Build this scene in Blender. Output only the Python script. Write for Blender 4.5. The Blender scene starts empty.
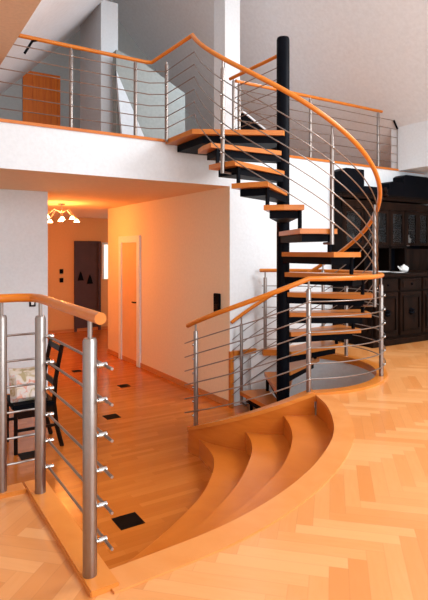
import bpy, bmesh, math, random
from mathutils import Vector, Matrix
random.seed(7)
PI = math.pi
S = bpy.context.scene
COL = S.collection
EYE = 1.21                       # eye height above the upper (herringbone) floor
LOW = -0.64                      # lower floor
GAL = 2.43                       # gallery floor
A = math.radians(32.3)
ca, sa = math.cos(A), math.sin(A)

def cam_uv(rx, ry):              # view aligned offset from the stair pole -> building axes
    return rx*ca + ry*sa, -rx*sa + ry*ca

# ------------------------------------------------------------------ materials
def nodes_of(name):
    m = bpy.data.materials.new(name); m.use_nodes = True
    nt = m.node_tree
    return m, nt, nt.nodes['Principled BSDF']
def N(nt, t, **k):
    n = nt.nodes.new(t)
    for a, b in k.items():
        setattr(n, a, b)
    return n
def mth(nt, op, a, b=None, c=None):
    n = nt.nodes.new('ShaderNodeMath'); n.operation = op
    for i, v in enumerate((a, b, c)):
        if v is None: continue
        if isinstance(v, (int, float)): n.inputs[i].default_value = v
        else: nt.links.new(v, n.inputs[i])
    return n.outputs[0]
def ramp(nt, fac, stops):
    r = nt.nodes.new('ShaderNodeValToRGB')
    e = r.color_ramp.elements
    while len(e) < len(stops): e.new(0.5)
    for i, (p, c) in enumerate(stops):
        e[i].position = p; e[i].color = (*c, 1)
    nt.links.new(fac, r.inputs[0])
    return r.outputs[0]
def plain(name, col, rough=0.5, metal=0.0, var=0.05, scale=8, bump=0.0, coat=0.0, spec=0.5):
    m, nt, b = nodes_of(name)
    tc = N(nt, 'ShaderNodeTexCoord'); nz = N(nt, 'ShaderNodeTexNoise')
    nz.inputs['Scale'].default_value = scale; nz.inputs['Detail'].default_value = 4
    nt.links.new(tc.outputs['Object'], nz.inputs['Vector'])
    lo = tuple(max(0, c*(1-var)) for c in col); hi = tuple(min(1, c*(1+var)) for c in col)
    nt.links.new(ramp(nt, nz.outputs['Fac'], [(0.3, lo), (0.7, hi)]), b.inputs['Base Color'])
    b.inputs['Roughness'].default_value = rough; b.inputs['Metallic'].default_value = metal
    b.inputs['Coat Weight'].default_value = coat; b.inputs['Specular IOR Level'].default_value = spec
    if bump:
        bp = N(nt, 'ShaderNodeBump'); bp.inputs['Strength'].default_value = bump
        bp.inputs['Distance'].default_value = 0.01
        nt.links.new(nz.outputs['Fac'], bp.inputs['Height']); nt.links.new(bp.outputs[0], b.inputs['Normal'])
    return m
def wood(name, c1, c2, rough=0.35, stretch=(1, 12, 12), scale=2.0, coat=0.04):
    m, nt, b = nodes_of(name)
    tc = N(nt, 'ShaderNodeTexCoord'); mp = N(nt, 'ShaderNodeMapping')
    mp.inputs['Scale'].default_value = stretch
    nz = N(nt, 'ShaderNodeTexNoise'); nz.inputs['Scale'].default_value = scale
    nz.inputs['Detail'].default_value = 6; nz.inputs['Distortion'].default_value = 0.6
    nt.links.new(tc.outputs['Object'], mp.inputs[0]); nt.links.new(mp.outputs[0], nz.inputs['Vector'])
    nt.links.new(ramp(nt, nz.outputs['Fac'], [(0.3, c1), (0.7, c2)]), b.inputs['Base Color'])
    b.inputs['Roughness'].default_value = rough; b.inputs['Coat Weight'].default_value = coat
    b.inputs['Coat Roughness'].default_value = 0.2; b.inputs['Specular IOR Level'].default_value = 0.3
    return m
def emit(name, col, s):
    m, nt, b = nodes_of(name)
    b.inputs['Base Color'].default_value = (*col, 1)
    b.inputs['Emission Color'].default_value = (*col, 1); b.inputs['Emission Strength'].default_value = s
    return m
def glass(name, alpha=0.25, col=(0.8, 0.9, 0.9)):
    m, nt, b = nodes_of(name)
    b.inputs['Base Color'].default_value = (*col, 1); b.inputs['Roughness'].default_value = 0.05
    b.inputs['Alpha'].default_value = alpha
    return m

def board_mat(name, tones, width, length, rot, herring, rough=0.28):
    m, nt, b = nodes_of(name)
    tc = N(nt, 'ShaderNodeTexCoord'); mp = N(nt, 'ShaderNodeMapping')
    mp.inputs['Rotation'].default_value = (0, 0, rot)
    mp.inputs['Scale'].default_value = (1/width, 1/width, 1/width)
    mp.inputs['Location'].default_value = (300.3, 300.7, 0)
    nt.links.new(tc.outputs['Object'], mp.inputs[0])
    sx = N(nt, 'ShaderNodeSeparateXYZ'); nt.links.new(mp.outputs[0], sx.inputs[0])
    x, y = sx.outputs[0], sx.outputs[1]
    i, j = mth(nt, 'FLOOR', x), mth(nt, 'FLOOR', y)
    fx, fy = mth(nt, 'SUBTRACT', x, i), mth(nt, 'SUBTRACT', y, j)
    if herring:
        L = length
        d = mth(nt, 'FLOORED_MODULO', mth(nt, 'SUBTRACT', i, j), 2.0*L)
        hor = mth(nt, 'LESS_THAN', d, L-0.5)
        ver = mth(nt, 'SUBTRACT', 1.0, hor)
        idx_h, idy_h = mth(nt, 'SUBTRACT', i, d), j
        idx_v, idy_v = i, mth(nt, 'SUBTRACT', j, mth(nt, 'SUBTRACT', 2.0*L-1, d))
        mix = lambda a, c: mth(nt, 'ADD', mth(nt, 'MULTIPLY', a, hor), mth(nt, 'MULTIPLY', c, ver))
        idx, idy = mix(idx_h, idx_v), mix(idy_h, idy_v)
        along = mix(mth(nt, 'SUBTRACT', x, idx_h), mth(nt, 'SUBTRACT', y, idy_v))
        across = mix(fy, fx)
        endl = float(L)
        extra = hor
    else:
        rn = N(nt, 'ShaderNodeTexWhiteNoise', noise_dimensions='1D'); nt.links.new(j, rn.inputs['W'])
        xs = mth(nt, 'ADD', mth(nt, 'DIVIDE', x, float(length)), rn.outputs['Value'])
        idx = mth(nt, 'FLOOR', xs); idy = j
        along = mth(nt, 'MULTIPLY', mth(nt, 'SUBTRACT', xs, idx), float(length))
        across = fy; endl = float(length); extra = None
    cv = N(nt, 'ShaderNodeCombineXYZ'); nt.links.new(idx, cv.inputs[0]); nt.links.new(idy, cv.inputs[1])
    if extra is not None: nt.links.new(extra, cv.inputs[2])
    wn = N(nt, 'ShaderNodeTexWhiteNoise', noise_dimensions='3D'); nt.links.new(cv.outputs[0], wn.inputs['Vector'])
    # grain
    gv = N(nt, 'ShaderNodeCombineXYZ')
    nt.links.new(mth(nt, 'ADD', mth(nt, 'MULTIPLY', along, 0.5), mth(nt, 'MULTIPLY', wn.outputs['Value'], 50)), gv.inputs[0])
    nt.links.new(mth(nt, 'MULTIPLY', across, 4.0), gv.inputs[1]); nt.links.new(idy, gv.inputs[2])
    gn = N(nt, 'ShaderNodeTexNoise'); gn.inputs['Scale'].default_value = 1.2; gn.inputs['Detail'].default_value = 3
    nt.links.new(gv.outputs[0], gn.inputs['Vector'])
    f = mth(nt, 'ADD', mth(nt, 'MULTIPLY', wn.outputs['Value'], 0.7), mth(nt, 'MULTIPLY', gn.outputs['Fac'], 0.3))
    if extra is not None:
        f = mth(nt, 'ADD', mth(nt, 'MULTIPLY', f, 0.75), mth(nt, 'MULTIPLY', extra, 0.2))
    col = ramp(nt, f, tones)
    e = 0.03
    edge = mth(nt, 'MAXIMUM', mth(nt, 'GREATER_THAN', mth(nt, 'ABSOLUTE', mth(nt, 'SUBTRACT', across, 0.5)), 0.5-e),
               mth(nt, 'GREATER_THAN', mth(nt, 'ABSOLUTE', mth(nt, 'SUBTRACT', along, endl/2)), endl/2-e))
    mx = N(nt, 'ShaderNodeMix', data_type='RGBA', blend_type='MULTIPLY')
    nt.links.new(mth(nt, 'MULTIPLY', edge, 0.12), mx.inputs[0]); nt.links.new(col, mx.inputs[6])
    mx.inputs[7].default_value = (0.35, 0.2, 0.1, 1)
    nt.links.new(mx.outputs[2], b.inputs['Base Color'])
    b.inputs['Roughness'].default_value = rough
    b.inputs['Coat Weight'].default_value = 0.12; b.inputs['Coat Roughness'].default_value = 0.12; b.inputs['Specular IOR Level'].default_value = 0.35
    return m

M = {}
M['herring'] = board_mat('herringbone_parquet', [(0.2, (0.63, 0.235, 0.062)), (0.5, (0.69, 0.285, 0.088)), (0.8, (0.75, 0.345, 0.125))], 0.072, 6, math.radians(45), True)
M['plank'] = board_mat('strip_parquet', [(0.15, (0.45, 0.12, 0.014)), (0.5, (0.50, 0.14, 0.018)), (0.85, (0.56, 0.17, 0.026))], 0.055, 9, 0.0, False, 0.25)
M['beech'] = wood('beech', (0.54, 0.14, 0.014), (0.62, 0.18, 0.022), 0.3, (1.5, 1.5, 9), 2.5)
M['kerb'] = wood('kerb_beech', (0.60, 0.18, 0.025), (0.68, 0.235, 0.04), 0.3, (2, 2, 9), 2.5)
M['band'] = wood('rim_band_beech', (0.64, 0.225, 0.05), (0.70, 0.28, 0.08), 0.3, (2, 2, 9), 2.5)
M['rail'] = wood('handrail_beech', (0.56, 0.15, 0.012), (0.64, 0.20, 0.02), 0.28, (3, 3, 12), 2.5)
M['tread'] = wood('tread_beech', (0.48, 0.14, 0.018), (0.56, 0.185, 0.03), 0.35, (2, 2, 14), 2.5)
M['door_wood'] = wood('pine', (0.66, 0.13, 0.007), (0.76, 0.19, 0.012), 0.5, (14, 14, 1), 2)
M['white'] = plain('white_plaster', (0.76, 0.80, 0.82), 0.85, var=0.03, scale=30, bump=0.15)
M['roof'] = plain('white_plastered_slope', (0.78, 0.83, 0.86), 0.9, var=0.04, scale=20, bump=0.15)
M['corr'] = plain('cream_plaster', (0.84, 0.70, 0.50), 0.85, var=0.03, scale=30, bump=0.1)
M['corr_far'] = plain('lamplit_orange_plaster', (0.74, 0.42, 0.17), 0.85, var=0.03, scale=30, bump=0.1)  # warm lamplight put into the far wall's colour
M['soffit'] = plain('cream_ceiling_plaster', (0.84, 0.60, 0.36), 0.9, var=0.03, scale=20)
M['tan'] = plain('warm_lit_tan_plaster', (0.74, 0.52, 0.34), 0.9, var=0.05, scale=30, bump=0.2)  # warm light on the left ceiling put into its colour
M['gable'] = plain('shaded_plaster_gable', (0.42, 0.44, 0.43), 0.9, var=0.05, scale=20)  # shade on the gable put into its grey
M['grey'] = plain('shaded_partition_plaster', (0.36, 0.39, 0.37), 0.9, var=0.08, scale=20)  # shade on the partition put into its grey-green
M['steel'] = plain('brushed_steel', (0.30, 0.26, 0.235), 0.32, 1.0, var=0.05, scale=40)
M['black'] = plain('black_paint', (0.0025, 0.003, 0.005), 0.5, var=0.2, spec=0.04)
M['blacktile'] = plain('black_stone', (0.003, 0.0025, 0.0025), 0.5, var=0.3, spec=0.03)
M['darkwood'] = wood('dark_stained_oak', (0.004, 0.0022, 0.0016), (0.010, 0.005, 0.0035), 0.4, (3, 3, 1), 3)
M['darkwood2'] = wood('dark_oak_panel', (0.006, 0.003, 0.002), (0.020, 0.009, 0.0055), 0.35, (3, 3, 1), 3)
M['purple'] = plain('dark_brown_door_paint', (0.07, 0.035, 0.04), 0.6, var=0.1)
M['doorpaint'] = plain('cream_door_paint', (0.78, 0.50, 0.26), 0.5, var=0.03)
M['base'] = wood('baseboard_beech', (0.55, 0.2, 0.06), (0.62, 0.25, 0.08), 0.4)
for k_ in ('darkwood', 'darkwood2'):
    b_ = M[k_].node_tree.nodes['Principled BSDF']; b_.inputs['Specular IOR Level'].default_value = 0.05; b_.inputs['Coat Weight'].default_value = 0.0
M['cloth'] = None
M['glass'] = glass('cabinet_glass', 0.35, (0.01, 0.011, 0.012))
M['clear'] = glass('clear_glass', 0.18, (0.5, 0.55, 0.55))
M['china'] = plain('white_china', (0.8, 0.8, 0.78), 0.2, var=0.02)
M['bulb'] = emit('lit_glass', (1.0, 0.75, 0.4), 14)
M['dayglass'] = emit('daylit_pane', (0.8, 0.95, 0.85), 1.2)
M['chrome'] = plain('chrome', (0.5, 0.48, 0.46), 0.2, 1.0, var=0.02)
def floral():
    m, nt, b = nodes_of('floral_fabric')
    tc = N(nt, 'ShaderNodeTexCoord'); nz = N(nt, 'ShaderNodeTexNoise')
    nz.inputs['Scale'].default_value = 11; nz.inputs['Detail'].default_value = 3; nz.inputs['Distortion'].default_value = 1.0
    nt.links.new(tc.outputs['Object'], nz.inputs['Vector'])
    c = ramp(nt, nz.outputs['Fac'], [(0.36, (0.45, 0.36, 0.2)), (0.44, (0.72, 0.62, 0.5)), (0.55, (0.72, 0.68, 0.64)), (0.63, (0.75, 0.32, 0.22)), (0.72, (0.72, 0.62, 0.52))])
    nt.links.new(c, b.inputs['Base Color']); b.inputs['Roughness'].default_value = 0.9
    return m
M['cloth'] = floral()

# ------------------------------------------------------------------ mesh helpers
def smooth(me, ang=40):
    for p in me.polygons: p.use_smooth = True
    try: me.set_sharp_from_angle(angle=math.radians(ang))
    except Exception: pass
def obj(name, bm, mat, parent=None, sm=True, mats=None):
    bmesh.ops.recalc_face_normals(bm, faces=bm.faces[:])
    me = bpy.data.meshes.new(name); bm.to_mesh(me); bm.free()
    for mm in (mats or [mat]): me.materials.append(mm)
    if sm: smooth(me)
    o = bpy.data.objects.new(name, me); COL.objects.link(o)
    if parent is not None:
        o.parent = parent
        base = parent
        off = Vector((0, 0, 0))
        while base is not None:
            off += base.location; base = base.parent
        o.data.transform(Matrix.Translation(-off))
    return o
def box(bm, x0, x1, y0, y1, z0, z1, bev=0.0):
    r = bmesh.ops.create_cube(bm, size=1)
    vs = r['verts']
    for v in vs:
        v.co = Vector(((x0+x1)/2 + v.co.x*(x1-x0), (y0+y1)/2 + v.co.y*(y1-y0), (z0+z1)/2 + v.co.z*(z1-z0)))
    if bev:
        es = list({e for v in vs for e in v.link_edges})
        bmesh.ops.bevel(bm, geom=es, offset=bev, segments=2, affect='EDGES')
    return bm
def B(*a, **k): return box(bmesh.new(), *a, **k)
def tube(bm, pts, r, n=12, cap=True, rads=None):
    pts = [Vector(p) for p in pts]
    rings = []
    prev = None
    for i, p in enumerate(pts):
        if i == 0: t = pts[1]-p
        elif i == len(pts)-1: t = p-pts[i-1]
        else: t = (pts[i+1]-p).normalized() + (p-pts[i-1]).normalized()
        t.normalize()
        if prev is None:
            ref = Vector((0, 0, 1)) if abs(t.z) < 0.9 else Vector((1, 0, 0))
            a = t.cross(ref).normalized()
        else:
            a = (prev - t*prev.dot(t)).normalized()
        prev = a; b = t.cross(a)
        rr = rads[i] if rads else r
        rings.append([bm.verts.new(p + (a*math.cos(2*PI*k/n) + b*math.sin(2*PI*k/n))*rr) for k in range(n)])
    for q in range(len(rings)-1):
        for k in range(n):
            bm.faces.new((rings[q][k], rings[q][(k+1) % n], rings[q+1][(k+1) % n], rings[q+1][k]))
    if cap:
        bm.faces.new(rings[0]); bm.faces.new(rings[-1][::-1])
    return bm
def T(pts, r, **k): return tube(bmesh.new(), pts, r, **k)
def prism(bm, poly, z0, z1, sidemat=0):
    lo = [bm.verts.new((p[0], p[1], z0)) for p in poly]
    hi = [bm.verts.new((p[0], p[1], z1)) for p in poly]
    n = len(poly)
    top = bm.faces.new(hi); bot = bm.faces.new(lo[::-1])
    for i in range(n):
        f = bm.faces.new((lo[i], lo[(i+1) % n], hi[(i+1) % n], hi[i])); f.material_index = sidemat
    top.normal_update(); bot.normal_update()
    bmesh.ops.triangulate(bm, faces=[top, bot])
    return bm
def slab(bm, quad, off):         # a flat polygon given thickness along off
    a = [bm.verts.new(Vector(p)) for p in quad]; b = [bm.verts.new(Vector(p)+Vector(off)) for p in quad]
    n = len(quad)
    bm.faces.new(a); bm.faces.new(b[::-1])
    for i in range(n): bm.faces.new((a[i], a[(i+1) % n], b[(i+1) % n], b[i]))
    return bm
def strip(bm, inner, outer, z_top, z_bot):   # solid between two equally sampled curves
    n = len(inner)
    zt = z_top if callable(z_top) else (lambda i: z_top)
    zb = z_bot if callable(z_bot) else (lambda i: z_bot)
    V = [[bm.verts.new((inner[i][0], inner[i][1], zt(i))), bm.verts.new((outer[i][0], outer[i][1], zt(i))),
          bm.verts.new((outer[i][0], outer[i][1], zb(i))), bm.verts.new((inner[i][0], inner[i][1], zb(i)))] for i in range(n)]
    for i in range(n-1):
        for k in range(4):
            bm.faces.new((V[i][k], V[i][(k+1) % 4], V[i+1][(k+1) % 4], V[i+1][k]))
    bm.faces.new(V[0]); bm.faces.new(V[-1][::-1])
    return bm
def lathe(bm, prof, c, n=20):
    rings = [[bm.verts.new((c[0]+r*math.cos(2*PI*k/n), c[1]+r*math.sin(2*PI*k/n), c[2]+z)) for k in range(n)] for r, z in prof]
    for q in range(len(rings)-1):
        for k in range(n): bm.faces.new((rings[q][k], rings[q][(k+1) % n], rings[q+1][(k+1) % n], rings[q+1][k]))
    bm.faces.new(rings[0][::-1]); bm.faces.new(rings[-1])
    return bm
def sphere(bm, c, r, seg=10):
    res = bmesh.ops.create_uvsphere(bm, u_segments=seg, v_segments=6, radius=r)
    for v in res['verts']: v.co += Vector(c)
    return bm
def tag(o, label, cat, group=None):
    o['label'] = label; o['category'] = cat
    if group: o['group'] = group
    return o
def thing(name, label, cat, loc=(0, 0, 0), group=None):
    o = bpy.data.objects.new(name, None); COL.objects.link(o); o.location = loc
    return tag(o, label, cat, group)
def struct(name, bm, mat, mats=None, sm=False):
    o = obj(name, bm, mat, None, sm, mats); o['kind'] = 'structure'; return o
def spline(cp, n):               # Catmull-Rom through 2d control points, evenly resampled
    P = [Vector(p) for p in cp]
    P = [P[0]*2-P[1]] + P + [P[-1]*2-P[-2]]
    out = []
    for i in range(1, len(P)-2):
        for k in range(12):
            t = k/12
            out.append(0.5*((2*P[i]) + (-P[i-1]+P[i+1])*t + (2*P[i-1]-5*P[i]+4*P[i+1]-P[i+2])*t*t + (-P[i-1]+3*P[i]-3*P[i+1]+P[i+2])*t**3))
    out.append(P[-2])
    d = [0]
    for a, b in zip(out, out[1:]): d.append(d[-1]+(b-a).length)
    res = []
    for k in range(n):
        s = d[-1]*k/(n-1); j = 0
        while j < len(d)-2 and d[j+1] < s: j += 1
        t = (s-d[j])/max(1e-9, d[j+1]-d[j])
        res.append(out[j].lerp(out[j+1], min(1, t)))
    return res
def arc(r, a0, a1, n):
    return [(r*math.cos(math.radians(a0+(a1-a0)*i/(n-1))), r*math.sin(math.radians(a0+(a1-a0)*i/(n-1)))) for i in range(n)]

# ------------------------------------------------------------------ the setting
WR = 3.65                        # right knee wall
WL = -4.6                        # outer left wall
BACK = -7.0
FARG = 5.5                       # gable wall behind the gallery
CE = 1.978                       # ceiling under the gallery
inner0 = spline([(-0.41, -0.945), (-0.52, -1.17), (-0.70, -1.42), (-0.92, -1.66), (-1.18, -1.86), (-1.53, -2.06), (-1.92, -2.21), (-2.3, -2.29), (-2.80, -2.32)], 48)
e2 = spline([(-0.66, -0.80), (-0.78, -1.02), (-0.97, -1.27), (-1.29, -1.56), (-1.64, -1.78), (-1.96, -1.93), (-2.35, -2.06), (-2.80, -2.14)], 48)
e3 = spline([(-0.88, -0.56), (-0.98, -0.78), (-1.14, -1.0), (-1.45, -1.30), (-1.72, -1.50), (-2.05, -1.70), (-2.4, -1.85), (-2.80, -1.96)], 48)
e1 = spline([(-1.07, 0.0), (-1.09, -0.18), (-1.165, -0.48), (-1.27, -0.68), (-1.43, -0.88), (-1.66, -1.10), (-2.05, -1.36), (-2.45, -1.57), (-2.80, -1.74)], 48)

# upper floor: herringbone parquet on a solid step up from the lower floor
poly = arc(0.995, 80, -113, 60)
poly = [(0.0, 0.985)] + poly + [tuple(p) for p in inner0] + [(-2.80, -1.385), (-4.6, -1.385), (WL, BACK), (WR, BACK), (WR, 0.985)]
struct('floor', prism(bmesh.new(), poly, LOW-0.02, 0.0, 1), None, mats=[M['herring'], M['white']])
struct('floor_lower', B(WL, 3.0, -2.6, 8.0, LOW-0.1, LOW), M['plank'])

# walls
struct('wall_back', B(0.002, WR+0.2, 0.98, 1.22, LOW, CE), M['white'])
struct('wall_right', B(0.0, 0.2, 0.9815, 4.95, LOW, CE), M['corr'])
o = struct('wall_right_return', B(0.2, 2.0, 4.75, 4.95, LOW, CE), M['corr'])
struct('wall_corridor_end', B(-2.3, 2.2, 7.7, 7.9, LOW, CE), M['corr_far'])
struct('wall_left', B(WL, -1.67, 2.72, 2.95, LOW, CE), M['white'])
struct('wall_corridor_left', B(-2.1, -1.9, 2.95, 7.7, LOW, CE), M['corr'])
struct('wall_outer_left', B(WL-0.15, WL, BACK, 2.95, LOW, 2.97), M['white'])
struct('wall_knee_right', B(WR, WR+0.15, BACK, FARG, 0-0.02, 2.6), M['white'])
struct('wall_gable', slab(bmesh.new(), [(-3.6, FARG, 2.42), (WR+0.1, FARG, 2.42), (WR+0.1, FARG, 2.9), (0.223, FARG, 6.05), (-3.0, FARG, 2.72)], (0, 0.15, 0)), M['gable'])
# gallery slab: white fascia and plaster soffit
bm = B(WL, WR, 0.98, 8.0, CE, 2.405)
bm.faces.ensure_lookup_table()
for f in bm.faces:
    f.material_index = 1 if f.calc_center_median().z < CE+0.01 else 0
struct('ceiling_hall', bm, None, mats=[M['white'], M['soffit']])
struct('floor_gallery', B(WL, WR, 0.965, FARG, 2.405, 2.435), M['beech'])
struct('trim_1', B(-0.012, 0.035, 0.945, 0.985, LOW, 0.02), M['tread'])
struct('trim_2', B(0.03, 0.36, 0.93, 0.98, -0.03, 0.025), M['tread'])
# roof slopes
zl = lambda u: 5.72 + 1.03*u
zr = lambda u: 6.18 - 1.03*u
u0 = -3.75
struct('ceiling_slope_left', slab(bmesh.new(), [(u0, 0.98, zl(u0)), (u0, FARG+0.2, zl(u0)), (0.223, FARG+0.2, zl(0.223)), (0.223, 0.98, zl(0.223))], (0, 0, 0.15)), M['roof'])
struct('ceiling_slope_front', slab(bmesh.new(), [(-2.62, BACK, zl(-2.62)), (-2.62, 0.98, zl(-2.62)), (0.223, 0.98, zl(0.223)), (0.223, BACK, zl(0.223))], (0, 0, 0.15)), M['roof'])
struct('ceiling_slope_right', slab(bmesh.new(), [(0.223, BACK, zr(0.223)), (0.223, FARG+0.2, zr(0.223)), (WR+0.15, FARG+0.2, zr(WR+0.15)), (WR+0.15, BACK, zr(WR+0.15))], (0, 0, 0.15)), M['roof'])
struct('ceiling_left', B(WL, -2.54, BACK, 1.2, 2.97, 3.1), M['tan'])
# partition beside the gallery stair head, with shade put into its colour
P35 = 3.5
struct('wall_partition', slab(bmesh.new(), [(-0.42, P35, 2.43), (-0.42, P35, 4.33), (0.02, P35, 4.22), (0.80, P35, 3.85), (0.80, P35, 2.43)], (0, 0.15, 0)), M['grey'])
struct('wall_partition_sunlit', slab(bmesh.new(), [(-0.42, P35-0.01, 4.0), (-0.42, P35-0.35, 2.43), (0.15, P35-0.35, 2.43)], (0, 0.06, 0.0)), M['roof'])  # pale facet added to stand for a triangle of sunlight
struct('wall_pillar', B(0.344, 0.585, 1.6, 1.87, GAL, 5.95), M['white'])
struct('wall_gallery_inner', B(-0.554, -0.27, 3.8, 4.84, GAL, 5.2), M['white'])
struct('wall_pier', B(3.03, WR, 0.985, 1.1, 2.436, 3.06), M['white'])
struct('wall_upper_right', B(3.03, WR, -2.0, 0.984, 2.41, 3.06), M['white'])
# baseboards
struct('baseboard_right', B(-0.014, 0.0, 1.0, 4.95, LOW, LOW+0.07), M['base'])
struct('baseboard_back', B(-1.9, 2.0, 7.685, 7.7, LOW, LOW+0.07), M['base'])
struct('baseboard_left', B(WL, -1.67, 2.706, 2.72, LOW, LOW+0.07), M['base'])

# doors and windows of the setting
def framed(name, plane, a0, a1, z0, z1, pos, fm, pm, fw=0.07, proud=0.03, recess=0.0, handle=None, hm=None):
    def bx(p0, p1, q0, q1, d0, d1):
        if plane == 'v': return B(p0, p1, pos-d1, pos-d0, q0, q1)
        return B(pos-d1, pos-d0, p0, p1, q0, q1)
    root = struct(name, bx(a0+fw, a1-fw, z0, z1-fw, 0.002, 0.012), pm)
    for (p0, p1, q0, q1) in ((a0, a0+fw, z0, z1), (a1-fw, a1, z0, z1), (a0+fw, a1-fw, z1-fw, z1)):
        f = obj('door_frame' if 'door' in name else 'window_frame', bx(p0, p1, q0, q1, 0.0, proud), fm, root, False)
    if handle:
        bm = bmesh.new(); h = handle
        if plane == 'v':
            tube(bm, [(h, pos-0.01, z0+1.02), (h, pos-0.06, z0+1.02), (h+0.1, pos-0.06, z0+1.02)], 0.011)
        else:
            tube(bm, [(pos-0.01, h, z0+1.02), (pos-0.06, h, z0+1.02), (pos-0.06, h+0.1, z0+1.02)], 0.011)
        obj('door_handle', bm, hm or M['black'], root)
    return root
framed('door_1', 'u', 3.50, 4.36, LOW, LOW+2.1, 0.0, M['white'], M['doorpaint'], 0.11, 0.035, handle=3.62)
framed('door_2', 'v', 0.23, 0.86, LOW, LOW+2.08, 7.7, M['purple'], M['purple'], 0.06, 0.04)
framed('window_1', 'v', 0.89, 1.7, 0.55, LOW+2.05, 7.7, M['white'], M['dayglass'], 0.05, 0.03)
# orange pine door at the back of the gallery
d = framed('door_3', 'v', -1.38, -0.72, 2.435, 4.42, FARG, M['door_wood'], M['door_wood'], 0.05, 0.03)
for i in range(5):
    x = -1.33 + 0.56*(i+0.5)/5
    obj('door_board', B(x-0.053, x+0.053, FARG-0.02, FARG-0.008, 2.44, 4.36, bev=0.004), M['door_wood'], d, False)

# ------------------------------------------------------------------ round stair well kerb
kerb = thing('well_kerb', 'curved beech kerb edging the round stairwell in the herringbone floor', 'kerb')
bm = bmesh.new()
strip(bm, arc(0.92, 65, -117, 60), arc(1.02, 65, -117, 60), 0.022, -0.05)
obj('kerb_rim', bm, M['kerb'], kerb)
bm = bmesh.new()
strip(bm, arc(0.94, 74, -113, 60), arc(0.996, 74, -113, 60), -0.045, LOW)
obj('well_lining', bm, M['white'], kerb)

# ------------------------------------------------------------------ curved steps between the two floors
st = thing('curved_steps', 'three fan shaped curved beech steps sweeping down to the lower floor', 'steps', (-1.6, -1.5, LOW))
for a, b, z in ((e1, e3, -0.48), (e3, e2, -0.32), (e2, inner0, -0.16)):
    bm = bmesh.new(); strip(bm, a, b, z, LOW)
    obj('step', bm, M['beech'], st)
# rim band on the upper floor along the top step
n = len(inner0)
outer = []
for i in range(n):
    a = inner0[max(0, i-1)]; b = inner0[min(n-1, i+1)]
    t = (b-a).normalized(); nn = Vector((-t.y, t.x))
    if nn.dot(Vector((1, -1))) < 0: nn = -nn
    w = 0.115
    outer.append(inner0[i]+nn*w)
bm = bmesh.new(); strip(bm, [p + (q-p).normalized()*(-0.018) for p, q in zip(inner0, outer)], outer, 0.008, -0.02)
obj('edge_band', bm, M['band'], st)
# top riser
obj('riser', strip(bmesh.new(), [p + (q-p).normalized()*(-0.012) for p, q in zip(inner0, outer)], [p + (q-p).normalized()*(-0.0005) for p, q in zip(inner0, outer)], -0.022, -0.17), M['beech'], st)
# stringer that falls from the kerb to the lower floor
def str_r(t): return 0.97 + 0.08*t
def str_z(t): return 0.022 - 0.45*(t**1.05)
NS = 40
sin_, sout = [], []
for i in range(NS):
    t = i/(NS-1); a = math.radians(-115 - 67*t)
    r = str_r(t)
    sin_.append((math.cos(a)*(r-0.05), math.sin(a)*(r-0.05))); sout.append((math.cos(a)*(r+0.05), math.sin(a)*(r+0.05)))
obj('stringer', strip(bmesh.new(), sin_, sout, lambda i: str_z(i/(NS-1)), LOW), M['beech'], st)
obj('stringer_cap', strip(bmesh.new(), [(p[0]*0.995, p[1]*0.995) for p in sin_], [(p[0]*1.012, p[1]*1.012) for p in sout],
    lambda i: str_z(i/(NS-1))+0.014, lambda i: str_z(i/(NS-1))-0.02), M['kerb'], st)

# straight kerbs carrying the foreground railing
kb = thing('foreground_kerb', 'flat beech kerb under the foreground railing, turning a corner', 'kerb', (-2.85, -1.9, 0))
bm = B(-2.872, -2.765, -2.41, -1.37, -0.02, 0.02, bev=0.004); obj('kerb_board', bm, M['kerb'], kb, False)
bm = B(WL+0.01, -2.874, -1.465, -1.37, -0.02, 0.02, bev=0.004); obj('kerb_board', bm, M['kerb'], kb, False)
bm = B(-2.782, -2.765, -2.3, -1.37, LOW, -0.02); obj('kerb_skirt', bm, M['kerb'], kb, False)
bm = B(WL+0.01, -2.782, -1.387, -1.37, LOW, -0.02); obj('kerb_skirt', bm, M['kerb'], kb, False)

# ------------------------------------------------------------------ railings
HS = [0.115 + 0.13*i for i in range(6)]
def post(root, x, y, zb, h=0.865, r=0.024, rail_h=0.95, clamp_dir=None, clamp_hs=HS, pin=0.009, rod_off=0.05, flange=True, big=False):
    bm = T([(x, y, zb), (x, y, zb+h-0.012), (x, y, zb+h)], r, n=20, rads=[r, r, r*0.82])
    p = obj('post', bm, M['steel'], root)
    obj('pin', T([(x, y, zb+h-0.01), (x, y, zb+rail_h-0.012)], pin), M['steel'], p)
    if clamp_dir is not None:
        d = Vector((clamp_dir[0], clamp_dir[1], 0)).normalized()
        for hh in clamp_hs:
            bm = bmesh.new()
            c = Vector((x, y, zb+hh))
            if big:
                tube(bm, [c+d*(r-0.004), c+d*(rod_off-0.006)], 0.006, n=8)
                tube(bm, [c+d*(rod_off-0.018), c+d*(rod_off+0.014)], 0.0105, n=10)
            else:
                tube(bm, [c+d*(r-0.004), c+d*(rod_off)], 0.006, n=6)
                sphere(bm, c+d*rod_off, 0.011, 8)
            obj('rod_clamp', bm, M['chrome'], p)
    return p

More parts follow.
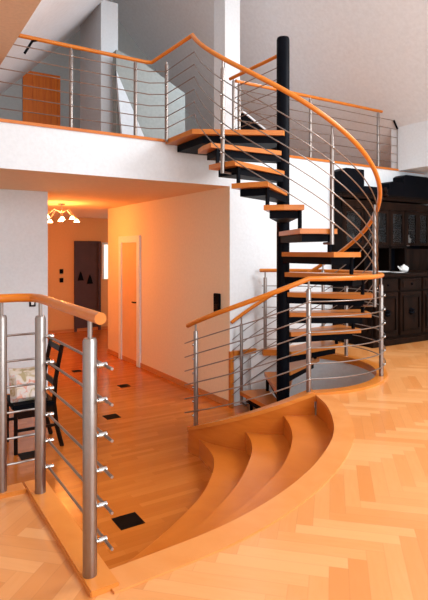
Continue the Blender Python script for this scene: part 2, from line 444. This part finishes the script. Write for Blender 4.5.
# foreground railing
fr = thing('foreground_railing', 'steel and beech railing in the left foreground with three thick posts', 'railing', (-2.84, -1.95, 0.02))
U = -2.835
P1, P2, P3 = (U-0.005, -2.31), (U+0.01, -1.535), (-2.985, -1.42)
post(fr, *P1, 0.02, 0.87, 0.026, 0.955, (1, 0), big=True)
post(fr, *P2, 0.02, 0.87, 0.026, 0.955, (1, 0), big=True)
post(fr, *P3, 0.02, 0.87, 0.026, 0.955, (0, 1), big=False, rod_off=0.03)
zr_ = 0.02+0.955
obj('handrail', T([(U-0.01, -2.305-0.13, zr_), (U+0.01, -1.53, zr_), (U-0.01, -1.46, zr_), (U-0.075, -1.425, zr_), (U-0.2, -1.42, zr_), (WL+0.02, -1.42, zr_)], 0.0215, n=20), M['rail'], fr)
for h in HS:
    z = 0.02+h
    obj('rod', T([(U+0.05, -2.305-0.085, z), (U+0.05, -1.545+0.04, z)], 0.0058, n=8), M['steel'], fr)
    obj('rod', T([(U+0.045, -1.40, z), (WL+0.01, -1.40, z)], 0.0058, n=8), M['steel'], fr)

# stair well railing
wr = thing('well_railing', 'curved steel and beech railing around the round stairwell opening', 'railing', (0, 0, 0))
RP = 0.97
for a in (63, 3, -57, -117):
    x, y = RP*math.cos(math.radians(a)), RP*math.sin(math.radians(a))
    post(wr, x, y, 0.02, 0.87, 0.021, 0.955, (x, y), rod_off=0.03)
xe, ye = -1.05, -0.02
post(wr, xe, ye, str_z(0.97), 0.89, 0.021, 0.96, (xe, ye), rod_off=0.03)
def wpath(off, h, rail=False):
    pts = [(x, y, 0.02+h) for x, y in arc(RP+off, 67 if rail else 65, -117, 50)]
    zend = str_z(0.97)+0.04+h - (0.022 if rail else 0.0)
    m = 16
    for i in range(1, m+3):
        t = i/m
        a = math.radians(-117 - 62*t); r = 0.97+0.08*t+off
        z0 = 0.02+h
        pts.append((r*math.cos(a), r*math.sin(a), z0 + (zend-z0)*t))
    return pts
obj('handrail', T(wpath(0, 0.955, True), 0.0215, n=16), M['rail'], wr)
for h in HS:
    obj('rod', T(wpath(0.03, h), 0.0055, n=6), M['steel'], wr)

# gallery railing, left of the stair head
gz = GAL
RG = 0.82                         # handrail height over the gallery floor
HG = [0.10+0.123*i for i in range(6)]
gl = thing('gallery_railing', 'long steel and beech railing on the gallery edge, left of the spiral stair', 'railing', (-1.5, 1.0, gz))
VG = 1.0
for u in (-1.2, -1.895, -2.6):
    post(gl, u, VG, gz, 0.79, 0.02, RG, (0, -1), HG, rod_off=0.025)
pt = (-0.88, 0.90)
post(gl, pt[0], pt[1], gz-0.03, 0.83, 0.02, RG+0.05, (-0.5, -1), HG, rod_off=0.025)
obj('post_foot', T([(pt[0]+0.01, pt[1], gz-0.03), (pt[0]+0.10, pt[1]+0.0, gz-0.03)], 0.012, n=8), M['steel'], gl)
SPI_Z = lambda th: (GAL - 0.205*((th+88.2)/20.3))
def sp(th, r):
    t = math.radians(th); return cam_uv(r*math.sin(t), -r*math.cos(t))
top = sp(-76, 0.95)
obj('handrail', T([(-3.3, VG, gz+RG), (-1.07, VG, gz+RG), (-1.02, VG-0.03, gz+RG), (top[0], top[1], gz+0.905)], 0.02, n=16), M['rail'], gl)
for h in HG:
    t2 = sp(-76, 0.93)
    obj('rod', T([(-3.3, VG-0.025, gz+h), (-1.05, VG-0.025, gz+h), (-0.9, 0.875, gz+h), (t2[0], t2[1], gz+h+0.03)], 0.0052, n=6), M['steel'], gl)
obj('rail_bracket', T([(-2.20, VG, gz+RG), (-2.27, VG, gz+RG-0.03), (-2.34, VG, gz+RG-0.16)], 0.012, n=8), M['black'], gl)

# gallery railing right of the stair head
gr = thing('gallery_railing', 'steel and beech railing on the gallery edge behind and right of the pole', 'railing', (1.5, 1.0, gz))
for u in (0.15, 1.30, 2.62):
    post(gr, u, VG, gz, 0.79, 0.02, RG, (0, -1), HG, rod_off=0.025)
obj('handrail', T([(0.10, VG, gz+RG), (2.70, VG, gz+RG)], 0.02, n=16), M['rail'], gr)
for i, h in enumerate(HG):
    ue = 3.02
    obj('rod', T([(0.10, VG-0.025, gz+h), (ue, VG-0.025, gz+h)], 0.0052, n=6), M['steel'], gr)
obj('end_post', T([(3.012, VG-0.025, gz), (3.012, VG-0.025, gz+0.62)], 0.007, n=8), M['steel'], gr)
obj('rail_bracket', T([(3.015, VG-0.025, gz+0.60), (2.93, VG-0.025, gz+0.72)], 0.014, n=8), M['black'], gr)
# landing railing from the pole back to the gallery
lr = thing('landing_railing', 'short steel and beech railing from the black pole across the top landing', 'railing', (0, 0.5, gz))
post(lr, 0.02, 0.93, gz, 0.79, 0.018, RG, (1, 0), HG, rod_off=0.022)
obj('handrail', T([(0.01, 0.05, gz+RG), (0.02, 1.0, gz+RG+0.01)], 0.02, n=16), M['rail'], lr)
for h in HG:
    obj('rod', T([(0.04, 0.05, gz+h), (0.042, 0.97, gz+h)], 0.0052, n=6), M['steel'], lr)

# ------------------------------------------------------------------ spiral staircase
ss = thing('spiral_staircase', 'spiral staircase with beech treads and steel balusters around a black pole', 'staircase', (0, 0, LOW))
bm = bmesh.new()
lathe(bm, [(0.14, 0), (0.14, 0.012), (0.066, 0.014), (0.066, 4.02), (0.06, 4.04), (0.03, 4.05)], (0, 0, LOW), 28)
obj('pole', bm, M['black'], ss)
def wedge(a0, a1, r0, r1, w0=0.05):
    pts = []
    x, y = sp(a0, r0); pts.append((x, y))
    n = 5
    for i in range(n): pts.append(sp(a0+(a1-a0)*i/(n-1), r1))
    pts.append(sp(a1, r0))
    return pts
def tread_poly(th, hw=11.4, r1=0.885, grow=0.0):
    # inner edge wide, outer edge almost straight
    i0, i1 = sp(th-50, 0.085), sp(th+50, 0.085)
    a, b = sp(th-hw-grow, r1), sp(th+hw+grow, r1)
    return [i0, a, sp(th, r1*1.0), b, i1]
def bevel_all(bm, w):
    bmesh.ops.bevel(bm, geom=[e for e in bm.edges if len(e.link_faces) == 2 and e.calc_face_angle(0) > 0.6], offset=w, segments=2, affect='EDGES')
    return bm
land = [(-0.06, -0.075), (0.05, -0.02), (0.05, 0.962), (-0.86, 0.962), (-0.87, 0.36)]
l0 = obj('landing', prism(bmesh.new(), land, GAL-0.05, GAL), M['tread'], ss, False)
lf = [(-0.04, -0.055), (0.03, 0.0), (0.03, 0.95), (-0.72, 0.95), (-0.74, 0.38)]
obj('steel_bracket', prism(bmesh.new(), lf, GAL-0.125, GAL-0.052), M['black'], l0, False)
for k in range(1, 15):
    th = -7 + 20.3*(k-4)
    z = GAL - 0.205*k
    t = obj('tread', prism(bmesh.new(), tread_poly(th), z-0.045, z), M['tread'], ss, False)
    br = [sp(th-45, 0.07), sp(th-9, 0.80), sp(th+9, 0.80), sp(th+45, 0.07)]
    obj('steel_bracket', prism(bmesh.new(), br, z-0.112, z-0.047), M['black'], t, False)
    if k < 14:
        x, y = sp(th+10.0, 0.80)
        obj('strut', B(x-0.013, x+0.013, y-0.013, y+0.013, z-0.205, z-0.046), M['black'], t, False)
    else:
        x, y = sp(th+6, 0.74)
        obj('strut', B(x-0.013, x+0.013, y-0.013, y+0.013, LOW, z-0.1), M['black'], t, False)
RS = 0.94
for th in (-44, 20, 81, 142, 205):
    x, y = sp(th, RS-0.03)
    zb = SPI_Z(th)-0.07
    p = post(ss, x, y, zb, 0.95, 0.019, 1.035, (x, y), [h+0.07 for h in HS], rod_off=0.022)
    xi, yi = sp(th, 0.78)
    obj('post_foot', T([(x, y, zb+0.01), (xi, yi, zb+0.01)], 0.011, n=8), M['steel'], p)
def helix(r, h, a0=-76, a1=212, n=90, top_extra=0.0):
    out = []
    for i in range(n):
        th = a0+(a1-a0)*i/(n-1)
        x, y = sp(th, r)
        e = top_extra*max(0, 1-(th-a0)/50)**2
        out.append((x, y, SPI_Z(th)+h+e))
    return out
dz = (gz+0.905) - (SPI_Z(-76)+0.965)
obj('handrail', T(helix(RS+0.01, 0.965, top_extra=dz), 0.0215, n=16), M['rail'], ss)
for h, hg in zip(HS, HG):
    d2 = (gz+hg+0.03) - (SPI_Z(-76)+h)
    obj('rod', T(helix(RS-0.01, h, top_extra=d2), 0.0052, n=6), M['steel'], ss)

# ------------------------------------------------------------------ black tiles let into the lower floor
tiles = [(-2.06, -0.83, 0.175, 'nearest black square inset in the strip parquet, in front of the curved steps'),
         (-1.32, 1.38, 0.16, 'black square floor inset midway along the hall, left of the steps'),
         (-0.68, 2.56, 0.15, 'black square floor inset close to the cream hall door'),
         (-0.95, 3.78, 0.13, 'farthest small black square inset in the hall parquet'),
         (-2.36, 0.73, 0.17, 'black square floor inset seen between the two left posts beside the chair')]
for x, y, w, l in tiles:
    tag(obj('floor_inset', B(x-w/2, x+w/2, y-w/2, y+w/2, LOW-0.004, LOW+0.003), M['blacktile'], None, False), l, 'floor inset', 'black floor insets')

# ------------------------------------------------------------------ chair with floral cushion
ch = thing('wooden_chair', 'dark wooden chair with black seat behind the foreground railing', 'chair', (-2.3, 1.05, LOW))
cx0, cx1, cy0, cy1 = -2.49, -2.10, 0.78, 1.22
sz = LOW+0.45
obj('seat', B(cx0, cx1, cy0, cy1, sz-0.05, sz, bev=0.012), M['black'], ch, False)
for y in (cy0+0.025, cy1-0.025):
    obj('leg', T([(cx0+0.03, y, LOW), (cx0+0.03, y, sz-0.05)], 0.018, n=8), M['darkwood2'], ch)
    obj('leg', T([(cx1+0.06, y, LOW), (cx1+0.01, y, LOW+0.2), (cx1-0.015, y, LOW+0.42), (cx1, y, LOW+0.65), (cx1+0.06, y, LOW+0.96)], 0.021, n=8), M['darkwood2'], ch)
for z in (LOW+0.60, LOW+0.75, LOW+0.92):
    x = cx1 + (0.0 if z < LOW+0.7 else 0.02 if z < LOW+0.8 else 0.05)
    obj('back_rail', B(x-0.01, x+0.012, cy0+0.03, cy1-0.03, z-0.03, z+0.03, bev=0.004), M['darkwood2'], ch, False)
obj('seat_rail', B(cx0+0.02, cx1-0.02, cy0+0.012, cy0+0.035, sz-0.11, sz-0.05), M['darkwood2'], ch, False)
obj('stretcher', B(cx0+0.03, cx1, cy0+0.015, cy0+0.035, LOW+0.20, LOW+0.225), M['darkwood2'], ch, False)
obj('stretcher', B(cx0+0.03, cx1, cy1-0.035, cy1-0.015, LOW+0.20, LOW+0.225), M['darkwood2'], ch, False)
bm = bmesh.new()
bmesh.ops.create_cube(bm, size=1); bmesh.ops.subdivide_edges(bm, edges=bm.edges[:], cuts=6, use_grid_fill=True)
for v in bm.verts:
    x, y, z = v.co
    e = (1-(2*x)**4)*(1-(2*z)**4)
    pinch = 1-0.10*(1-abs(2*x))*0 - 0.06*math.cos(PI*x)*0
    v.co = Vector((-2.32+x*0.32, 0.97+y*(0.03+0.15*max(0, e)**0.5)+0.10*z, sz+0.15+z*0.30*(1-0.12*(1-(2*x)**2)*(1 if z > 0 else 0))))
c = obj('cushion', bm, M['cloth']); tag(c, 'floral cream and pink cushion standing on the dark wooden chair', 'cushion')

# ------------------------------------------------------------------ wall fittings
sw = thing('wall_intercom', 'black rectangular wall panel near the corner of the hall wall', 'intercom', (0, 1.22, 1.0))
obj('housing', B(-0.03, 0.0, 1.17, 1.30, 0.46, 0.69, bev=0.006), M['black'], sw, False)
obj('button_panel', B(-0.034, -0.028, 1.20, 1.27, 0.50, 0.56), M['darkwood2'], sw, False)
so = thing('wall_socket', 'black wall socket with pale centre on the white wall just below the handrail corner', 'socket', (-1.86, 2.71, 0.5))
obj('plate', B(-1.905, -1.825, 2.705, 2.72, 0.50, 0.585, bev=0.004), M['black'], so, False)
obj('socket_insert', B(-1.885, -1.845, 2.70, 2.706, 0.522, 0.562), M['chrome'], so, False)
for z, l in ((0.75, 'upper small dark frame on the far hall wall left of the brown door'), (0.55, 'lower small dark square on the far hall wall left of the brown door')):
    f = tag(obj('wall_panel', B(-0.10, -0.02, 7.67, 7.70, z-0.05, z+0.05, bev=0.004), M['black'], None, False), l, 'wall panel')
for u, z, l in ((0.38, 0.62, 'left small dark ornament hanging on the brown hall door'), (0.60, 0.54, 'right small dark triangular ornament hanging on the brown hall door')):
    bm = bmesh.new()
    slab(bm, [(u-0.07, 7.665, z-0.09), (u+0.07, 7.665, z-0.09), (u+0.03, 7.665, z+0.05), (u, 7.665, z+0.12), (u-0.03, 7.665, z+0.05)], (0, 0.022, 0))
    tag(obj('door_ornament', bm, M['black'], None, False), l, 'ornament')
fx = thing('wall_light', 'small white wall light on the gallery knee wall at far right', 'wall light', (2.85, 2.3, 3.0))
# ceiling lamp in the hall
LX, LY = None, None
# ray through the photo's lamp position onto the hall ceiling
LX, LY = -1.05, 4.25
cl = thing('ceiling_lamp', 'lit multi armed halogen ceiling lamp in the orange hall', 'lamp', (LX, LY, CE))
obj('ceiling_plate', lathe(bmesh.new(), [(0.06, 0), (0.06, -0.02), (0.02, -0.03)], (LX, LY, CE)), M['chrome'], cl)
obj('stem', T([(LX, LY, CE-0.02), (LX, LY, CE-0.17)], 0.008), M['chrome'], cl)
for i in range(6):
    a = i*PI/3+0.3; r = 0.20+0.06*(i % 2)
    x, y, z = LX+r*math.cos(a), LY+r*math.sin(a), CE-0.20-0.03*(i % 3)
    am = obj('lamp_arm', T([(LX, LY, CE-0.15), (LX+0.5*r*math.cos(a), LY+0.5*r*math.sin(a), CE-0.10), (x, y, z)], 0.006, n=8), M['chrome'], cl)
    obj('lamp_shade', lathe(bmesh.new(), [(0.015, 0.0), (0.045, -0.045), (0.04, -0.05), (0.012, -0.01)], (x, y, z), 16), M['bulb'], am)

# wall light details
bpy.data.objects.remove(fx)

# ------------------------------------------------------------------ dark hutch cabinet
hc = thing('hutch_cabinet', 'large dark carved wooden hutch cabinet against the white wall at right', 'cabinet', (2.6, 0.6, 0))
C0, C1, CF, CB = 1.66, 3.6, 0.27, 0.975
obj('plinth', B(C0+0.02, C1, CF+0.03, CB, 0, 0.10), M['darkwood'], hc, False)
obj('base_body', B(C0+0.02, C1, CF+0.03, CB, 0.10, 0.875), M['darkwood'], hc, False)
obj('side_panel', B(C0+0.005, C0+0.02, CF+0.10, CB-0.08, 0.18, 0.84, bev=0.005), M['darkwood2'], hc, False)
obj('plinth_moulding', B(C0, C1, CF, CF+0.05, 0.0, 0.085, bev=0.01), M['darkwood2'], hc, False)
obj('worktop', B(C0-0.02, C1, CF-0.03, CB, 0.875, 0.92, bev=0.012), M['darkwood2'], hc, False)
nD = 4
for i in range(nD):
    a0 = C0+0.05+(C1-C0-0.06)*i/nD; a1 = C0+0.02+(C1-C0-0.06)*(i+1)/nD
    dr = obj('drawer', B(a0, a1, CF, CF+0.03, 0.70, 0.855, bev=0.008), M['darkwood2'], hc, False)
    obj('drawer_panel', B(a0+0.05, a1-0.05, CF-0.008, CF, 0.735, 0.82, bev=0.004), M['darkwood2'], dr, False)
    obj('knob', sphere(bmesh.new(), ((a0+a1)/2, CF-0.018, 0.778), 0.014), M['black'], dr)
    dd = obj('door', B(a0, a1, CF, CF+0.03, 0.12, 0.68, bev=0.008), M['darkwood2'], hc, False)
    for q in ((a0+0.05, a1-0.05, 0.17, 0.195), (a0+0.05, a1-0.05, 0.605, 0.63), (a0+0.05, a0+0.075, 0.195, 0.605), (a1-0.075, a1-0.05, 0.195, 0.605)):
        obj('door_moulding', B(q[0], q[1], CF-0.014, CF, q[2], q[3], bev=0.005), M['darkwood'], dd, False)
    obj('carving', lathe(bmesh.new(), [(0.0001, -0.05), (0.05, -0.02), (0.035, 0.0), (0.05, 0.02), (0.0001, 0.05)], ((a0+a1)/2, CF-0.0, 0.42), 12), M['black'], dd)
# upper part, shallow, standing on the worktop
HF = 0.78
TT = [1.64, 2.08, 2.59, 2.93, 3.55]
obj('upper_back', B(TT[0]+0.02, TT[4], CB-0.02, CB, 0.92, 1.92), M['black'], hc, False)
for x in (TT[0]+0.02, TT[1], TT[2], TT[3]):
    obj('upright', B(x, x+0.045, HF, CB-0.02, 0.92, 1.90), M['darkwood'], hc, False)
obj('upright', B(TT[4]-0.045, TT[4], HF, CB-0.02, 0.92, 1.90), M['darkwood'], hc, False)
obj('lower_panel', B(TT[3]+0.045, TT[4]-0.045, HF+0.01, HF+0.03, 0.92, 1.24, bev=0.004), M['darkwood2'], hc, False)
obj('upper_rail', B(TT[0]+0.02, TT[4], HF-0.005, HF+0.02, 1.79, 1.90), M['darkwood2'], hc, False)
obj('middle_shelf', B(TT[0]+0.066, TT[3], HF, CB-0.02, 1.25, 1.285), M['darkwood'], hc, False)
for (a, b) in ((TT[0]+0.066, TT[1]), (TT[1]+0.046, TT[2]), (TT[2]+0.046, TT[3]), (TT[3]+0.046, 3.24), (3.245, TT[4]-0.046)):
    df = obj('glazed_door', B(a, a+0.045, HF+0.005, HF+0.03, 1.29, 1.785), M['darkwood2'], hc, False)
    obj('door_stile', B(b-0.045, b, HF+0.005, HF+0.03, 1.29, 1.785), M['darkwood2'], df, False)
    obj('door_rail', B(a+0.045, b-0.045, HF+0.005, HF+0.03, 1.29, 1.33), M['darkwood2'], df, False)
    obj('door_rail', B(a+0.045, b-0.045, HF+0.005, HF+0.03, 1.74, 1.785), M['darkwood2'], df, False)
    obj('pane', B(a+0.045, b-0.045, HF+0.014, HF+0.018, 1.33, 1.74), M['glass'], df, False)
    obj('shelf', B(a, b, HF+0.035, CB-0.02, 1.52, 1.53), M['darkwood'], hc, False)
obj('cornice', B(TT[0]-0.02, TT[4]+0.02, HF-0.05, CB, 1.92, 1.96, bev=0.012), M['darkwood2'], hc, False)
obj('cornice_top', B(TT[0]+0.0, TT[4], HF-0.02, CB, 1.96, 2.0, bev=0.01), M['darkwood'], hc, False)
def crown(a, b, z1, cl, cr):
    z0 = 2.0
    bm = bmesh.new()
    slab(bm, [(a, HF, z0), (b, HF, z0), (b, HF, z1-cr), (b-2*cr, HF, z1), (a+2*cl, HF, z1), (a, HF, z1-cl)], (0, CB-HF-0.003, 0))
    obj('crown_block', bm, M['black'], hc, False)
crown(TT[0], TT[1], 2.32, 0.05, 0.001)
crown(TT[1]+0.001, TT[2], 2.10, 0.001, 0.001)
crown(TT[2]+0.001, TT[3]-0.02, 2.20, 0.03, 0.015)
crown(TT[3]-0.018, TT[4], 2.32, 0.03, 0.05)
obj('finial', lathe(bmesh.new(), [(0.02, 0), (0.05, 0.02), (0.02, 0.05), (0.035, 0.09), (0.01, 0.14)], (2.45, HF-0.05, 1.96), 12), M['darkwood2'], hc)
# glassware
def goblet(x, y, z, s=1.0):
    bm = bmesh.new()
    lathe(bm, [(0.03*s, 0), (0.03*s, 0.004), (0.005*s, 0.01), (0.005*s, 0.07*s), (0.03*s, 0.10*s), (0.034*s, 0.15*s), (0.028*s, 0.16*s)], (x, y, z), 12)
    return bm
gl_spots = [(u_, 0.885, z_) for z_ in (1.286, 1.531) for u_ in (1.79, 1.88, 1.97, 2.22, 2.31, 2.40, 2.49, 2.70, 2.80)]
for g in gl_spots:
    tag(obj('wine_glass', goblet(*g), M['clear']), 'stemmed clear glass standing behind a pane of the dark cabinet', 'glass', 'glasses inside the dark cabinet')
bm = lathe(bmesh.new(), [(0.035, 0), (0.055, 0.03), (0.05, 0.09), (0.028, 0.13), (0.036, 0.16)], (3.12, 0.885, 1.286), 16)
jg = tag(obj('china_jug', bm, M['china']), 'pale china jug behind the right glazed cabinet door', 'jug')
obj('jug_handle', T([(3.165, 0.885, 1.41), (3.21, 0.885, 1.39), (3.20, 0.885, 1.34), (3.165, 0.885, 1.32)], 0.006, n=8), M['china'], jg)
# objects on the worktop
bm = lathe(bmesh.new(), [(0.07, 0), (0.09, 0.008), (0.17, 0.022), (0.165, 0.026), (0.08, 0.012)], (1.95, 0.45, 0.921), 24)
tag(obj('plate', bm, M['china']), 'flat pale plate lying on the cabinet worktop behind the railing', 'plate')
tp = thing('teapot', 'small white pot with handle on the cabinet worktop', 'teapot', (2.13, 0.45, 0.92))
obj('pot_body', lathe(bmesh.new(), [(0.03, 0), (0.055, 0.02), (0.062, 0.05), (0.045, 0.085), (0.02, 0.095), (0.008, 0.11)], (2.45, 0.42, 0.921), 18), M['china'], tp)
obj('spout', T([(2.395, 0.42, 0.955), (2.35, 0.42, 0.985), (2.33, 0.42, 1.005)], 0.010, n=8), M['china'], tp)
obj('handle', T([(2.505, 0.42, 0.99), (2.54, 0.42, 0.985), (2.535, 0.42, 0.95), (2.50, 0.42, 0.985)], 0.007, n=8), M['china'], tp)
tag(obj('saucer', lathe(bmesh.new(), [(0.04, 0), (0.10, 0.008), (0.10, 0.012), (0.03, 0.006)], (2.26, 0.38, 0.921), 18), M['china']), 'small white saucer beside the white pot on the cabinet', 'saucer')

lc = thing('low_chest', 'dark grey low furniture with a pale sloping top on the gallery behind the landing', 'chest', (1.4, 2.4, GAL+0.005))
bm = bmesh.new(); slab(bm, [(1.06, 2.2, GAL+0.006), (1.75, 2.2, GAL+0.006), (1.75, 2.2, GAL+0.48), (1.06, 2.2, GAL+0.84)], (0, 0.4, 0)); obj('body', bm, M['black'], lc, False)
bm = bmesh.new(); slab(bm, [(1.04, 2.18, GAL+0.85), (1.77, 2.18, GAL+0.47), (1.77, 2.18, GAL+0.50), (1.04, 2.18, GAL+0.88)], (0, 0.44, 0)); obj('lid', bm, M['white'], lc, False)

# ------------------------------------------------------------------ light
def area(name, loc, rot, sx, sy, e, col):
    l = bpy.data.lights.new(name, 'AREA'); l.shape = 'RECTANGLE'; l.size = sx; l.size_y = sy; l.energy = e; l.color = col
    o = bpy.data.objects.new(name, l); COL.objects.link(o); o.location = loc; o.rotation_euler = rot; return o
# skylight in the right roof slope, window wall behind the camera, added unseen gallery fill
area('skylight_daylight', (2.0, -2.2, 4.05), (0, math.radians(-44)+0, 0), 1.4, 2.2, 205, (0.93, 0.96, 1.0))
bpy.data.objects['skylight_daylight'].rotation_euler = (0, math.radians(45), 0)
area('window_daylight', (-0.6, -6.7, 2.2), (math.radians(78), 0, math.radians(0)), 5.0, 3.0, 320, (0.88, 0.95, 1.0))
area('gallery_fill', (1.3, 2.3, 4.35), (0, math.radians(35), 0), 1.0, 1.2, 38, (0.75, 0.88, 1.0))  # fill added to brighten the gallery slopes, no opening modelled
def pt_light(name, loc, e, col, r):
    l = bpy.data.lights.new(name, 'POINT'); l.energy = e; l.color = col; l.shadow_soft_size = r
    o = bpy.data.objects.new(name, l); COL.objects.link(o); o.location = loc; return o
pt_light('hall_lamp_and_fill', (LX, LY, CE-0.32), 50, (1.0, 0.32, 0.06), 0.12)
pt_light('hall_lamp_and_fill', (-1.25, 6.3, CE-0.3), 18, (1.0, 0.32, 0.06), 0.15)  # added fill deeper in the hall, without a lamp fixture
w = bpy.data.worlds.new('World'); S.world = w; w.use_nodes = True
w.node_tree.nodes['Background'].inputs[0].default_value = (0.82, 0.9, 1.0, 1)
w.node_tree.nodes['Background'].inputs[1].default_value = 1.2

# ------------------------------------------------------------------ camera
cd = bpy.data.cameras.new('Camera'); cam = bpy.data.objects.new('Camera', cd); COL.objects.link(cam)
cx, cy = cam_uv(-0.71, -5.4)
cam.location = (cx, cy, EYE); cam.rotation_euler = (math.radians(90), 0, -A)
cd.sensor_fit = 'VERTICAL'; cd.sensor_height = 36; cd.lens = 36*525/600
cd.shift_y = -49/600; cd.clip_start = 0.05
S.camera = cam
S.view_settings.view_transform = 'Standard'; S.view_settings.look = 'None'
S.view_settings.gamma = 1; S.view_settings.use_curve_mapping = False
S.view_settings.exposure = -0.12
